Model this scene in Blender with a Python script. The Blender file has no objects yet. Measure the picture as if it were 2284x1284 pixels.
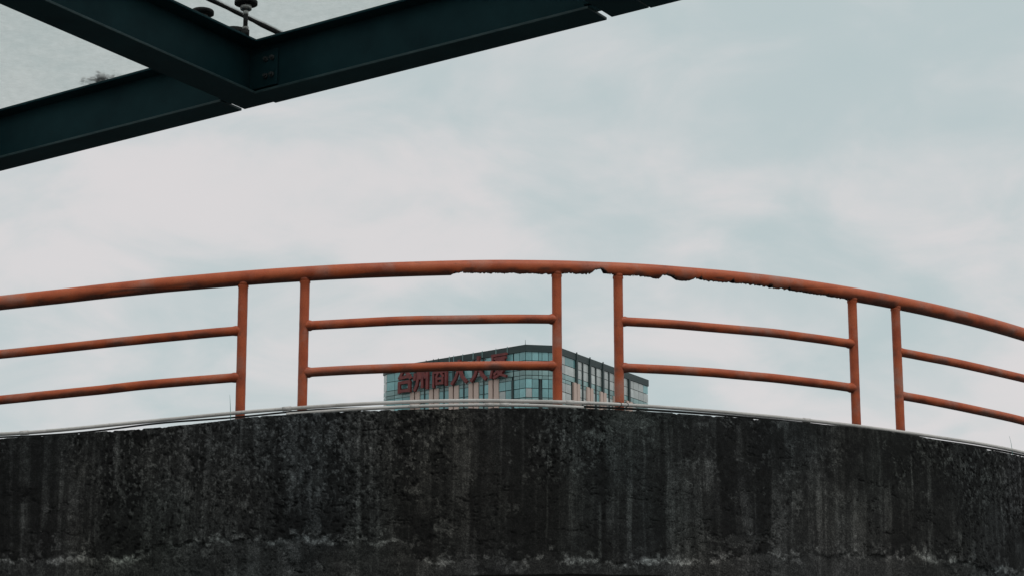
import bpy, bmesh, math, random
import numpy as np
from mathutils import Vector, Matrix

scene = bpy.context.scene
COL = scene.collection
random.seed(7)
EYE = 1.6                                   # eye height of the photographer

# ------------------------------------------------------------------ camera
FPX, HORIZON = 5000.0, 1850.0               # focal length and horizon row, in pixels of the 2284x1284 photograph
PITCH = math.atan((HORIZON - 642) / FPX)
cam = bpy.data.cameras.new('camera')
cam.sensor_width = 36
cam.lens = FPX / 2284 * 36
cam.clip_start, cam.clip_end = 0.1, 6000
cam_o = bpy.data.objects.new('camera', cam)
cam_o.location = (0, 0, EYE)
cam_o.rotation_euler = (math.pi / 2 + PITCH, 0, 0)
COL.objects.link(cam_o)
scene.camera = cam_o

# ------------------------------------------------------------------ overcast sky
SUN_EL, SUN_AZ = math.radians(66), math.radians(140)      # azimuth clockwise from +Y: high, behind and right of the camera
w = bpy.data.worlds.new('World')
scene.world = w
w.use_nodes = True
nt = w.node_tree
nt.nodes.clear()
N = nt.nodes.new
L = nt.links.new
out = N('ShaderNodeOutputWorld')
bg = N('ShaderNodeBackground')
bg.inputs['Strength'].default_value = 1.0
sky = N('ShaderNodeTexSky')
sky.sky_type = 'NISHITA'
sky.sun_disc = False
sky.sun_elevation = SUN_EL
sky.sun_rotation = SUN_AZ
sky.dust_density = 2.0
dim = N('ShaderNodeVectorMath'); dim.operation = 'SCALE'; dim.inputs['Scale'].default_value = 0.11
L(sky.outputs[0], dim.inputs[0])
tc = N('ShaderNodeTexCoord')
sep = N('ShaderNodeSeparateXYZ'); L(tc.outputs['Generated'], sep.inputs[0])
hz = N('ShaderNodeMath'); hz.operation = 'ABSOLUTE'; L(sep.outputs['Z'], hz.inputs[0])
ad = N('ShaderNodeMath'); ad.operation = 'ADD'; ad.inputs[1].default_value = 0.35; L(hz.outputs[0], ad.inputs[0])
pl = N('ShaderNodeVectorMath'); pl.operation = 'DIVIDE'
cb = N('ShaderNodeCombineXYZ')
for k in range(3): L(ad.outputs[0], cb.inputs[k])
L(tc.outputs['Generated'], pl.inputs[0]); L(cb.outputs[0], pl.inputs[1])
def wnoise(scale, detail, rough, off, dist=0.0):
    mp = N('ShaderNodeMapping'); mp.inputs['Location'].default_value = off
    L(pl.outputs[0], mp.inputs[0])
    n = N('ShaderNodeTexNoise'); n.inputs['Scale'].default_value = scale
    n.inputs['Detail'].default_value = detail; n.inputs['Roughness'].default_value = rough
    n.inputs['Distortion'].default_value = dist
    L(mp.outputs[0], n.inputs['Vector'])
    return n
n1 = wnoise(3.4, 5, 0.5, (2.1, 0.9, 3.6), 0.35)
n2 = wnoise(8.0, 6, 0.55, (1.4, 0.6, 3.6), 0.5)
mx = N('ShaderNodeMath'); mx.operation = 'MULTIPLY_ADD'; mx.inputs[1].default_value = 0.75
sb = N('ShaderNodeMath'); sb.operation = 'SUBTRACT'; sb.inputs[1].default_value = 0.5
L(n2.outputs[0], sb.inputs[0]); L(sb.outputs[0], mx.inputs[0]); L(n1.outputs[0], mx.inputs[2])
ramp = N('ShaderNodeValToRGB')
ramp.color_ramp.interpolation = 'B_SPLINE'
e = ramp.color_ramp.elements
e[0].position = 0.33; e[0].color = (0.512, 0.600, 0.602, 1)
e[1].position = 0.66; e[1].color = (0.755, 0.718, 0.710, 1)
m_ = e.new(0.50); m_.color = (0.622, 0.660, 0.658, 1)
L(mx.outputs[0], ramp.inputs[0])
mix = N('ShaderNodeMix'); mix.data_type = 'RGBA'; mix.inputs[0].default_value = 0.90
L(dim.outputs[0], mix.inputs[6]); L(ramp.outputs[0], mix.inputs[7])
L(mix.outputs[2], bg.inputs[0]); L(bg.outputs[0], out.inputs[0])

sun = bpy.data.lights.new('sun', 'SUN')
sun.energy = 1.0
sun.angle = math.radians(30)
sun.color = (1.0, 0.97, 0.93)
sun_o = bpy.data.objects.new('sun', sun)
sd = Vector((math.sin(SUN_AZ) * math.cos(SUN_EL), math.cos(SUN_AZ) * math.cos(SUN_EL), math.sin(SUN_EL)))
sun_o.rotation_euler = sd.to_track_quat('Z', 'Y').to_euler()
sun_o.location = sd * 60
COL.objects.link(sun_o)

scene.view_settings.view_transform = 'Standard'
scene.view_settings.look = 'None'
scene.view_settings.exposure = 0.0
scene.view_settings.gamma = 1.0
scene.view_settings.use_curve_mapping = False
scene.cycles.transparent_max_bounces = 16

# ------------------------------------------------------------------ helpers
cp, sp = math.cos(PITCH), math.sin(PITCH)
def ray(x, y):
    a, b = (x - 1142) / FPX, (642 - y) / FPX
    return np.array([a, cp - b * sp, sp + b * cp])
def on_height(x, y, z):                     # z in metres above the ground
    d = ray(x, y); p = d * ((z - EYE) / d[2]); p[2] += EYE
    return p

def finish(name, bm_or_mesh, mat, parent=None, smooth=False):
    if isinstance(bm_or_mesh, bmesh.types.BMesh):
        me = bpy.data.meshes.new(name); bm_or_mesh.to_mesh(me); bm_or_mesh.free()
    else:
        me = bm_or_mesh
    if mat is not None and not me.materials: me.materials.append(mat)
    if smooth: me.shade_smooth()
    o = bpy.data.objects.new(name, me)
    COL.objects.link(o)
    if parent is not None: o.parent = parent
    return o
def mesh_from(name, verts, faces):
    me = bpy.data.meshes.new(name)
    me.from_pydata([tuple(map(float, v)) for v in verts], [], faces)
    me.update()
    return me
def empty(name, loc=(0, 0, 0)):
    o = bpy.data.objects.new(name, None); o.location = loc
    o.empty_display_size = 0.2
    COL.objects.link(o)
    return o
def tag(o, label, cat, group=None):
    o['label'] = label; o['category'] = cat
    if group: o['group'] = group
    return o
def keep(child, parent):                    # parent without moving (parents only have a location)
    child.parent = parent
    child.location = Vector(child.location) - Vector(parent.location)
    return child
def bm_box(bm, c, ax, ay, az, hx, hy, hz):
    c, ax, ay, az = map(Vector, (c, ax, ay, az))
    vs = [bm.verts.new(c + ax * (sx * hx) + ay * (sy * hy) + az * (sz * hz))
          for sx in (-1, 1) for sy in (-1, 1) for sz in (-1, 1)]
    for f in ((0, 1, 3, 2), (4, 6, 7, 5), (0, 4, 5, 1), (2, 3, 7, 6), (0, 2, 6, 4), (1, 5, 7, 3)):
        bm.faces.new([vs[i] for i in f])
    return vs
def bm_prism(bm, poly, up):                  # poly: list of Vectors, extruded by vector up
    a = [bm.verts.new(p) for p in poly]; b = [bm.verts.new(Vector(p) + up) for p in poly]
    n = len(poly)
    bm.faces.new(list(reversed(a))); bm.faces.new(b)
    for i in range(n): bm.faces.new((a[i], a[(i + 1) % n], b[(i + 1) % n], b[i]))
def bm_cyl(bm, p0, p1, r0, r1=None, seg=20, rings=None):
    """tube along p0-p1 with capped ends; rings: [(t, r)]"""
    p0, p1 = Vector(p0), Vector(p1)
    if rings is None: rings = [(0, r0), (1, r0 if r1 is None else r1)]
    d = (p1 - p0); ax = d.normalized()
    s = ax.orthogonal().normalized(); u = ax.cross(s)
    prev = None; first = None
    for t, r in rings:
        ring = [bm.verts.new(p0 + d * t + s * (math.cos(a) * r) + u * (math.sin(a) * r))
                for a in [2 * math.pi * k / seg for k in range(seg)]]
        if prev:
            for k in range(seg): bm.faces.new((prev[k], prev[(k + 1) % seg], ring[(k + 1) % seg], ring[k])).smooth = True
        else: first = ring
        prev = ring
    bm.faces.new(list(reversed(first))); bm.faces.new(prev)
def bm_path(bm, pts, rad, seg=14):
    """tube swept along points; rad scalar or list"""
    pts = [Vector(p) for p in pts]; n = len(pts)
    prev = first = None
    for i, p in enumerate(pts):
        t = (pts[min(i + 1, n - 1)] - pts[max(i - 1, 0)]).normalized()
        s = t.cross(Vector((0, 0, 1)))
        s = s.normalized() if s.length > 1e-4 else Vector((1, 0, 0))
        u = s.cross(t)
        r = rad[i] if hasattr(rad, '__len__') else rad
        ring = [bm.verts.new(p + s * (math.cos(a) * r) + u * (math.sin(a) * r)) for a in [2 * math.pi * k / seg for k in range(seg)]]
        if prev:
            for k in range(seg): bm.faces.new((prev[k], ring[k], ring[(k + 1) % seg], prev[(k + 1) % seg])).smooth = True
        else: first = ring
        prev = ring
    bm.faces.new(first); bm.faces.new(list(reversed(prev)))

# numpy value noise
def vnoise(x, y, seed):
    xi, yi = np.floor(x).astype(np.int64), np.floor(y).astype(np.int64)
    fx, fy = x - xi, y - yi
    def h(i, j):
        n = (i * 374761393 + j * 668265263 + seed * 1442695041) & 0xFFFFFFFF
        n = ((n ^ (n >> 13)) * 1274126177) & 0xFFFFFFFF
        n = ((n ^ (n >> 16)) * 2246822519) & 0xFFFFFFFF
        return ((n ^ (n >> 15)) & 0xFFFFFF) / float(0xFFFFFF)
    sx, sy = fx * fx * fx * (fx * (fx * 6 - 15) + 10), fy * fy * fy * (fy * (fy * 6 - 15) + 10)
    a = h(xi, yi) * (1 - sx) + h(xi + 1, yi) * sx
    b = h(xi, yi + 1) * (1 - sx) + h(xi + 1, yi + 1) * sx
    return a * (1 - sy) + b * sy
def fbm(x, y, seed, octv=4, gain=0.5):
    v = 0; a = 1; t = 0
    for k in range(octv):
        v = v + a * vnoise(x * 2 ** k + 17.3 * k, y * 2 ** k + 9.1 * k, seed + k * 31); t += a; a *= gain
    return v / t
def sstep(a, b, x):
    t = np.clip((x - a) / (b - a), 0, 1); return t * t * (3 - 2 * t)

# ------------------------------------------------------------------ materials
def mat(name, base=(0.5, 0.5, 0.5), rough=0.6, spec=0.5, metal=0.0):
    m = bpy.data.materials.new(name); m.use_nodes = True
    b = m.node_tree.nodes['Principled BSDF']
    b.inputs['Base Color'].default_value = (*base, 1)
    b.inputs['Roughness'].default_value = rough
    b.inputs['Specular IOR Level'].default_value = spec
    b.inputs['Metallic'].default_value = metal
    return m, m.node_tree, b
def nz(nt, scale, detail=4, rough=0.55, vec=None, stretch=None, dist=0):
    n = nt.nodes.new('ShaderNodeTexNoise')
    n.inputs['Scale'].default_value = scale; n.inputs['Detail'].default_value = detail
    n.inputs['Roughness'].default_value = rough; n.inputs['Distortion'].default_value = dist
    tcn = nt.nodes.new('ShaderNodeTexCoord')
    mp = nt.nodes.new('ShaderNodeMapping')
    if stretch: mp.inputs['Scale'].default_value = stretch
    nt.links.new(tcn.outputs['Object'], mp.inputs[0]); nt.links.new(mp.outputs[0], n.inputs['Vector'])
    return n.outputs[0]
def rampn(nt, src, stops):
    r = nt.nodes.new('ShaderNodeValToRGB'); el = r.color_ramp.elements
    el[0].position, el[0].color = stops[0][0], (*stops[0][1], 1)
    el[1].position, el[1].color = stops[-1][0], (*stops[-1][1], 1)
    for p, c in stops[1:-1]:
        x = el.new(p); x.color = (*c, 1)
    nt.links.new(src, r.inputs[0]); return r.outputs[0]
def mixc(nt, fac, a, b, mode='MIX'):
    m = nt.nodes.new('ShaderNodeMix'); m.data_type = 'RGBA'; m.blend_type = mode
    for s, v in ((0, fac), (6, a), (7, b)):
        if isinstance(v, (int, float)): m.inputs[s].default_value = v
        elif isinstance(v, tuple): m.inputs[s].default_value = (*v, 1)
        else: nt.links.new(v, m.inputs[s])
    return m.outputs[2]
def mathn(nt, op, a, b=None, c=None):
    m = nt.nodes.new('ShaderNodeMath'); m.operation = op
    for i, v in enumerate((a, b, c)):
        if v is None: continue
        if isinstance(v, (int, float)): m.inputs[i].default_value = v
        else: nt.links.new(v, m.inputs[i])
    return m.outputs[0]
def bump(nt, b, h, strength, dist=0.01):
    n = nt.nodes.new('ShaderNodeBump'); n.inputs['Strength'].default_value = strength; n.inputs['Distance'].default_value = dist
    nt.links.new(h, n.inputs['Height']); nt.links.new(n.outputs[0], b.inputs['Normal'])

def paint_material(name, seed):
    m, t, b = mat(name, rough=0.5, spec=0.35)
    c = rampn(t, nz(t, 5, 6, 0.6), [(0.3, (0.33, 0.060, 0.019)), (0.5, (0.47, 0.094, 0.028)), (0.72, (0.52, 0.130, 0.048))])
    fade = rampn(t, nz(t, 3.1, 5, 0.6, dist=0.3), [(0.52, (0, 0, 0)), (0.70, (1, 1, 1))])
    c = mixc(t, mathn(t, 'MULTIPLY', fade, 0.75), c, (0.36, 0.215, 0.17))          # chalky faded paint
    pat = rampn(t, nz(t, 13, 7, 0.72), [(0.62, (0, 0, 0)), (0.70, (1, 1, 1))])
    c = mixc(t, mathn(t, 'MULTIPLY', pat, 0.6), c, (0.17, 0.055, 0.028))          # rust breaking through
    spk = rampn(t, nz(t, 90, 3, 0.7), [(0.60, (0, 0, 0)), (0.72, (1, 1, 1))])
    c = mixc(t, mathn(t, 'MULTIPLY', spk, 0.55), c, (0.14, 0.045, 0.022))          # rust freckles
    grit = rampn(t, nz(t, 260, 2, 0.6), [(0.35, (0.80, 0.80, 0.80)), (0.65, (1.12, 1.12, 1.12))])
    c = mixc(t, 1.0, c, grit, 'MULTIPLY')
    at = t.nodes.new('ShaderNodeAttribute'); at.attribute_name = 'rust_dark'
    c = mixc(t, at.outputs['Fac'], c, rampn(t, nz(t, 60, 5, 0.7), [(0.35, (0.018, 0.013, 0.011)), (0.65, (0.085, 0.050, 0.035))]))  # rust, and the darker undersides of the tubes
    t.links.new(c, b.inputs['Base Color'])
    bump(t, b, nz(t, 140, 4, 0.6), 0.25, 0.004)
    return m
M_RED = paint_material('weathered_red_paint', 1)

M_STEEL, t, b = mat('dark_teal_steel_paint', rough=0.55, spec=0.06)
c = rampn(t, nz(t, 3.0, 5, 0.6), [(0.3, (0.009, 0.030, 0.036)), (0.7, (0.016, 0.052, 0.060))])
c = mixc(t, rampn(t, nz(t, 40, 4, 0.7), [(0.6, (0, 0, 0)), (0.8, (0.5, 0.5, 0.5))]), c, (0.016, 0.040, 0.044))
t.links.new(c, b.inputs['Base Color']); bump(t, b, nz(t, 60, 3), 0.08, 0.003)

M_EDGE, t, b = mat('highlight_steel_edge', rough=0.5, spec=0.3)  # lighter teal that paints the lit line along the flange rims
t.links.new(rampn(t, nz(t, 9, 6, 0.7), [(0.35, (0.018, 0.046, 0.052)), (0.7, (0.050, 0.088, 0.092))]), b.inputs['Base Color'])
M_BOLT, t, b = mat('galvanised_bolt', (0.10, 0.12, 0.12), 0.45, 0.5, 0.6)
t.links.new(rampn(t, nz(t, 50, 3), [(0.3, (0.05, 0.06, 0.06)), (0.7, (0.14, 0.15, 0.15))]), b.inputs['Base Color'])
M_STAIN, t, b = mat('weathered_stainless', (0.30, 0.31, 0.30), 0.38, 0.5, 0.85)
t.links.new(rampn(t, nz(t, 40, 4), [(0.3, (0.16, 0.16, 0.15)), (0.7, (0.42, 0.42, 0.40))]), b.inputs['Base Color'])
M_RUBBER, t, b = mat('black_rubber', (0.018, 0.018, 0.018), 0.7, 0.3)
t.links.new(rampn(t, nz(t, 30, 3), [(0.3, (0.010, 0.010, 0.010)), (0.7, (0.030, 0.030, 0.029))]), b.inputs['Base Color'])

M_PVC, t, b = mat('dirty_white_conduit', rough=0.5, spec=0.35)
c = rampn(t, nz(t, 4, 5, 0.65), [(0.3, (0.42, 0.405, 0.38)), (0.65, (0.64, 0.615, 0.585))])
c = mixc(t, rampn(t, nz(t, 45, 5, 0.75), [(0.58, (0, 0, 0)), (0.75, (0.8, 0.8, 0.8))]), c, (0.15, 0.135, 0.115))
t.links.new(c, b.inputs['Base Color'])
M_CLIP, t, b = mat('grey_clip', (0.25, 0.25, 0.24), 0.6)
t.links.new(rampn(t, nz(t, 30, 3), [(0.3, (0.10, 0.10, 0.10)), (0.7, (0.30, 0.29, 0.28))]), b.inputs['Base Color'])

# dirty frosted canopy glass
M_CGLASS = bpy.data.materials.new('dirty_canopy_glass'); M_CGLASS.use_nodes = True
t = M_CGLASS.node_tree; t.nodes.clear()
o_ = t.nodes.new('ShaderNodeOutputMaterial')
tr = t.nodes.new('ShaderNodeBsdfTransparent'); tr.inputs[0].default_value = (0.80, 0.83, 0.825, 1)
tl = t.nodes.new('ShaderNodeBsdfTranslucent')
dirt = rampn(t, nz(t, 26, 8, 0.72), [(0.32, (0.68, 0.70, 0.69)), (0.68, (0.86, 0.875, 0.87))])
dirt = mixc(t, rampn(t, nz(t, 75, 5, 0.7), [(0.64, (0, 0, 0)), (0.74, (0.7, 0.7, 0.7))]), dirt, (0.33, 0.34, 0.32))
t.links.new(dirt, tl.inputs[0])
gl = t.nodes.new('ShaderNodeBsdfGlossy'); gl.inputs['Roughness'].default_value = 0.12
m1 = t.nodes.new('ShaderNodeMixShader'); m2 = t.nodes.new('ShaderNodeMixShader')
t.links.new(rampn(t, nz(t, 6, 7, 0.7), [(0.3, (0.30, 0.30, 0.30)), (0.7, (0.62, 0.62, 0.62))]), m1.inputs[0])
t.links.new(tr.outputs[0], m1.inputs[1]); t.links.new(tl.outputs[0], m1.inputs[2])
m2.inputs[0].default_value = 0.05
t.links.new(m1.outputs[0], m2.inputs[1]); t.links.new(gl.outputs[0], m2.inputs[2]); t.links.new(m2.outputs[0], o_.inputs[0])

# concrete: black algae stain driven by the mesh's own attributes plus fine grain
M_WALL, t, b = mat('stained_concrete', rough=0.85, spec=0.2)
at = t.nodes.new('ShaderNodeAttribute'); at.attribute_name = 'stain'
c = at.outputs['Color']
g1 = rampn(t, nz(t, 75, 8, 0.78), [(0.32, (0.42, 0.42, 0.42)), (0.5, (0.90, 0.90, 0.90)), (0.68, (1.8, 1.8, 1.78))])
g2 = rampn(t, nz(t, 150, 5, 0.75), [(0.32, (0.45, 0.45, 0.45)), (0.5, (0.95, 0.95, 0.95)), (0.68, (1.75, 1.75, 1.75))])
c = mixc(t, 1.0, mixc(t, 1.0, c, g1, 'MULTIPLY'), g2, 'MULTIPLY')
t.links.new(c, b.inputs['Base Color'])
bump(t, b, nz(t, 80, 8, 0.7), 0.5, 0.006)
M_SOFFIT, t, b = mat('concrete_soffit', rough=0.9, spec=0.2)
t.links.new(rampn(t, nz(t, 6, 7, 0.7), [(0.3, (0.03, 0.03, 0.03)), (0.7, (0.09, 0.09, 0.085))]), b.inputs['Base Color'])

M_GROUND, t, b = mat('worn_paving', rough=0.9, spec=0.25)
c = rampn(t, nz(t, 0.12, 6, 0.6), [(0.3, (0.085, 0.086, 0.085)), (0.7, (0.125, 0.124, 0.120))])
t.links.new(mixc(t, 1.0, c, rampn(t, nz(t, 60, 3), [(0.3, (0.7, 0.7, 0.7)), (0.7, (1.3, 1.3, 1.3))]), 'MULTIPLY'), b.inputs['Base Color'])

def glass_mat(name, base, rough):
    m, t, b = mat(name, base, rough, 0.75)
    oi = t.nodes.new('ShaderNodeObjectInfo')
    v = rampn(t, oi.outputs['Random'], [(0.0, tuple(x * 0.80 for x in base)), (0.55, base), (1.0, tuple(min(1, x * 1.25 + 0.02) for x in base))])
    st = rampn(t, nz(t, 0.9, 4, 0.6), [(0.3, (0.80, 0.80, 0.80)), (0.7, (1.15, 1.15, 1.15))])
    t.links.new(mixc(t, 1.0, v, st, 'MULTIPLY'), b.inputs['Base Color'])
    return m
M_GTEAL = glass_mat('teal_window_glass', (0.20, 0.43, 0.44), 0.12)
M_GPALE = glass_mat('pale_sky_curtain_glass', (0.50, 0.545, 0.525), 0.16)  # curtains, plus the sky's reflection painted into the base colour
M_SPAN = glass_mat('spandrel_glass', (0.215, 0.36, 0.35), 0.2)
M_FRAME, t, b = mat('dark_green_cladding', rough=0.5, spec=0.4)
t.links.new(rampn(t, nz(t, 0.8, 6, 0.65), [(0.3, (0.020, 0.036, 0.037)), (0.7, (0.040, 0.066, 0.064))]), b.inputs['Base Color'])
M_STONE, t, b = mat('pink_granite_cladding', rough=0.7, spec=0.3)
t.links.new(rampn(t, nz(t, 0.9, 7, 0.7), [(0.3, (0.58, 0.44, 0.375)), (0.7, (0.70, 0.55, 0.48))]), b.inputs['Base Color'])
M_SIGN, t, b = mat('dull_red_sign_metal', rough=0.5, spec=0.35)
t.links.new(rampn(t, nz(t, 0.9, 6, 0.65), [(0.3, (0.125, 0.027, 0.027)), (0.7, (0.230, 0.052, 0.047))]), b.inputs['Base Color'])
M_GRASS, t, b = mat('grass_blade', (0.035, 0.11, 0.085), 0.6, 0.3)
t.links.new(rampn(t, nz(t, 30, 2), [(0.3, (0.05, 0.20, 0.18)), (0.7, (0.08, 0.27, 0.22))]), b.inputs['Base Color'])
M_LEAF, t, b = mat('dead_leaf', (0.05, 0.04, 0.035), 0.8, 0.2)
t.links.new(rampn(t, nz(t, 60, 2), [(0.3, (0.03, 0.025, 0.022)), (0.7, (0.09, 0.07, 0.055))]), b.inputs['Base Color'])

# ------------------------------------------------------------------ ground
bm = bmesh.new()
bmesh.ops.create_grid(bm, x_segments=8, y_segments=8, size=2500)
g = finish('ground', bm, M_GROUND); g['kind'] = 'structure'

# ------------------------------------------------------------------ curved ramp: plan circle, profile from the photograph
R, CX, Y0 = 6.9, -1.195, 13.7
CY = Y0 + R
def on_cyl(x, y, r):                        # first hit of the pixel's ray with the vertical cylinder of radius r -> theta, z
    d = ray(x, y); a = d[0] ** 2 + d[1] ** 2; bq = -2 * (d[0] * CX + d[1] * CY); cq = CX ** 2 + CY ** 2 - r * r
    t_ = (-bq - math.sqrt(max(bq * bq - 4 * a * cq, 0))) / (2 * a)
    return math.atan2(d[0] * t_ - CX, CY - d[1] * t_), d[2] * t_ + EYE
def pos(th, r, z):
    return (CX + r * math.sin(th), CY - r * math.cos(th), z)
def profile(pts, r, deg):
    tz = np.array([on_cyl(x, y, r) for x, y in pts])
    k = np.polyfit(tz[:, 0], tz[:, 1], deg)
    lo, hi = tz[0, 0], tz[-1, 0]; dk = np.polyder(k)
    def f(th):
        th = np.asarray(th, float); c_ = np.clip(th, lo, hi)
        return np.polyval(k, c_) + np.polyval(dk, c_) * (th - c_) * 0.6
    return f
RP = R - 0.105                              # posts and rails stand a little behind the face
RC = R - 0.028                              # conduits along the outer edge
z_rail = profile([(0, 675), (343, 638.8), (548, 621), (760, 605.3), (1059, 595.5), (1239, 598.6), (1520, 612.5), (1886, 651.5), (1996, 672.5), (2142, 708), (2284, 744.5)], RP, 4)
z_up = profile([(0, 788.7), (343, 754.8), (528, 738), (689, 725), (760, 720), (1059, 708), (1232, 712.2), (1389, 719), (1520, 724), (1897, 763), (2012, 787), (2284, 843)], RP, 4)
z_lo = profile([(0, 891), (528, 842), (685, 828), (1059, 816), (1232, 815), (1389, 821), (1520, 824), (1897, 863), (2014, 883), (2284, 938)], RP, 4)
z_pipe = profile([(0, 967), (343, 936), (548, 920), (760, 903), (840, 898), (980, 894), (1120, 892), (1266, 892.5), (1420, 905), (1520, 914), (1740, 931.6), (1904, 946), (2014, 961), (2142, 984), (2284, 1008)], RC, 5)
top_pts = np.array([on_cyl(x, y, R) for x, y in ((0, 977.5), (130, 969), (280, 958), (343, 953.5), (430, 944.5), (505, 936), (540, 929), (640, 924), (690, 919.5), (760, 916.5), (840, 914), (980, 910.5), (1120, 908.5), (1266, 908.5), (1420, 914), (1520, 921), (1740, 938), (1904, 951), (2014, 965), (2100, 982), (2142, 989.5), (2284, 1018))])
_g = np.linspace(top_pts[0, 0], top_pts[-1, 0], 801)
_z = np.convolve(np.pad(np.interp(_g, top_pts[:, 0], top_pts[:, 1]), 20, mode='reflect', reflect_type='odd'), np.hanning(43)[1:-1] / np.hanning(43).sum(), 'valid')
_s0, _s1 = (_z[60] - _z[0]) / (_g[60] - _g[0]) * 0.6, (_z[-1] - _z[-60]) / (_g[-1] - _g[-60]) * 0.6
def z_top(th):
    th = np.asarray(th, float)
    return np.interp(th, _g, _z) + np.minimum(th - _g[0], 0) * _s0 + np.maximum(th - _g[-1], 0) * _s1
TH0, TH1 = -0.62, 1.02
HWALL = float(z_top(on_cyl(1142, 908, R)[0])) - on_cyl(1142, 1281, R)[1]

# --- outer face as a fine relief grid
ds = 0.0058
NS = int((TH1 - TH0) * R / ds); NZ = int(HWALL / ds)
th = np.linspace(TH0, TH1, NS)
zt = z_top(th)
chip = (fbm(th * R * 9, th * 0, 5, 4) - 0.5) * 0.007 + np.maximum(fbm(th * R * 22, th * 0 + 3, 8, 3) - 0.66, 0) * -0.04
zt_c = zt + chip
chipb = (fbm(th * R * 12, th * 0, 51, 4) - 0.5) * 0.010
v = np.linspace(0, 1, NZ)[None, :]          # 0 at the top
TH = np.repeat(th[:, None], NZ, 1)
Z = zt_c[:, None] * (1 - v) + (zt - HWALL + chipb)[:, None] * v
S = TH * R
D = zt[:, None] - Z                         # depth below the top edge
# boundary of the fallen render, traced along the foot of the wall
bnd = [(-700, 1300), (0, 1255), (60, 1250), (130, 1246), (200, 1240), (305, 1240), (345, 1216), (420, 1206), (470, 1208), (520, 1199), (600, 1206), (700, 1199), (760, 1206), (830, 1200), (880, 1194), (908, 1203), (925, 1238), (938, 1251), (1010, 1248), (1060, 1245), (1100, 1242), (1175, 1248), (1203, 1238), (1230, 1229), (1247, 1247), (1300, 1249), (1400, 1251), (1440, 1251), (1472, 1239), (1505, 1251), (1550, 1243), (1600, 1250), (1650, 1240), (1705, 1236), (1732, 1244), (1790, 1236), (1812, 1222), (1830, 1228), (1860, 1236), (1885, 1232), (1940, 1242), (2000, 1236), (2060, 1240), (2110, 1246), (2200, 1262), (2284, 1274), (2900, 1420)]
bt = np.array([on_cyl(min(max(x, -250), 2500), y, R) for x, y in bnd])
zb = np.interp(th, bt[:, 0], bt[:, 1])[:, None]
jag = (fbm(S * 8, Z * 9, 11, 5, 0.65) - 0.5) * 0.085 + (fbm(S * 36, Z * 40, 23, 4, 0.65) - 0.5) * 0.05
q = Z - zb + jag                            # >0 on the standing render, <0 where it has fallen
fallen = sstep(0.004, -0.004, q)
# second, thinner skin that flaked off in patches higher up
p2 = fbm(S * 2.4, Z * 3.2, 37, 5, 0.55)
def blob(px, py, rx, ry):
    a, zc = on_cyl(px, py, R)
    return np.exp(-(((TH - a) * R / rx) ** 2 + ((Z - zc) / ry) ** 2))
patch = blob(1400, 938, 0.20, 0.09) * 0.46 + blob(1270, 925, 0.12, 0.05) * 0.22 + blob(945, 962, 0.05, 0.05) * 0.30 + blob(1640, 1205, 0.34, 0.075) * 0.34 + blob(880, 1192, 0.14, 0.03) * 0.3 + blob(1120, 1190, 0.2, 0.03) * 0.2 + blob(800, 925, 0.2, 0.06) * 0.10 + blob(1890, 1235, 0.25, 0.06) * 0.16 + blob(1150, 1040, 0.06, 0.04) * 0.12 + blob(1370, 1105, 0.06, 0.03) * 0.14
flake = sstep(0.585, 0.60, p2 * 0.70 + patch + (fbm(S * 18, Z * 18, 71, 3) - 0.5) * 0.16) * (1 - fallen)
# pits and coarse weathering, denser high on the wall
pitn = fbm(S * 52 + 2 * fbm(S * 30, Z * 30, 93, 2), Z * 40 + 2 * fbm(S * 30, Z * 30, 95, 2), 91, 4, 0.6)
zone = fbm(S * 1.7, Z * 1.2, 131, 3)
pits = sstep(0.60, 0.70, pitn) * sstep(0.40, 0.62, zone)
cr = np.abs(fbm(S * 3.1, Z * 9.0, 151, 5, 0.55) - 0.5)
crack = sstep(0.010, 0.0, cr) * sstep(0.50, 0.58, fbm(S * 1.3, Z * 2.0, 171, 2))
dep = 0.0015 + 0.0105 * sstep(0.46, 0.62, fbm(S * 2.6, Z * 2.6, 181, 4, 0.6))
rel = -dep * fallen - 0.0035 * flake - 0.006 * pits - 0.006 * crack + (fbm(S * 2.2, Z * 2.2, 191, 5) - 0.5) * 0.016 + (fbm(S * 30, Z * 30, 211, 4) - 0.5) * 0.004
rel += 0.35 * dep * np.exp(-(q / 0.012) ** 2) * (q > 0) * fbm(S * 25, Z * 25, 213, 2)     # curled lip of the render
# ---- stain colour (a real crust of algae and run-off, in its own shapes)
warp = (fbm(S * 3.0, Z * 1.5, 301, 3) - 0.5) * 0.06
st1 = fbm((S + warp) * 16, Z * 0.55, 311, 4, 0.6)
st2 = fbm((S + warp) * 52, Z * 1.1, 331, 3, 0.6)
st3 = fbm((S + warp) * 5.0, Z * 0.6, 351, 3, 0.55)
blot = fbm(S * 3.0, Z * 3.0, 371, 5, 0.55)
fine = fbm(S * 40, Z * 34, 391, 4, 0.65)
tone = 0.0092 + 0.026 * sstep(0.48, 0.76, st1) * sstep(0.38, 0.62, blot) + 0.017 * sstep(0.5, 0.75, st2) * sstep(0.40, 0.65, st3) + 0.011 * sstep(0.45, 0.7, st3)
tone *= 0.55 + 0.9 * blot
drip = sstep(0.66, 0.80, fbm((S + warp) * 23, Z * 0.55, 337, 3, 0.5)) * sstep(0.42, 0.60, fbm(S * 2.2, Z * 2.6, 339, 3))
tone += 0.034 * drip
tone *= 0.20 + 1.6 * fine
tone = tone * (1 - 0.6 * pits)
speck = sstep(0.60, 0.70, fbm(S * 58, Z * 40, 411, 3, 0.6)) * sstep(0.46, 0.60, zone) * sstep(0.75, 0.25, D / HWALL)
tone += 0.055 * speck
tone = tone * (1 - flake) + (0.020 + 0.042 * fbm(S * 12, Z * 9, 431, 4) ** 1.3) * (0.55 + 0.9 * fine) * flake
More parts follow.
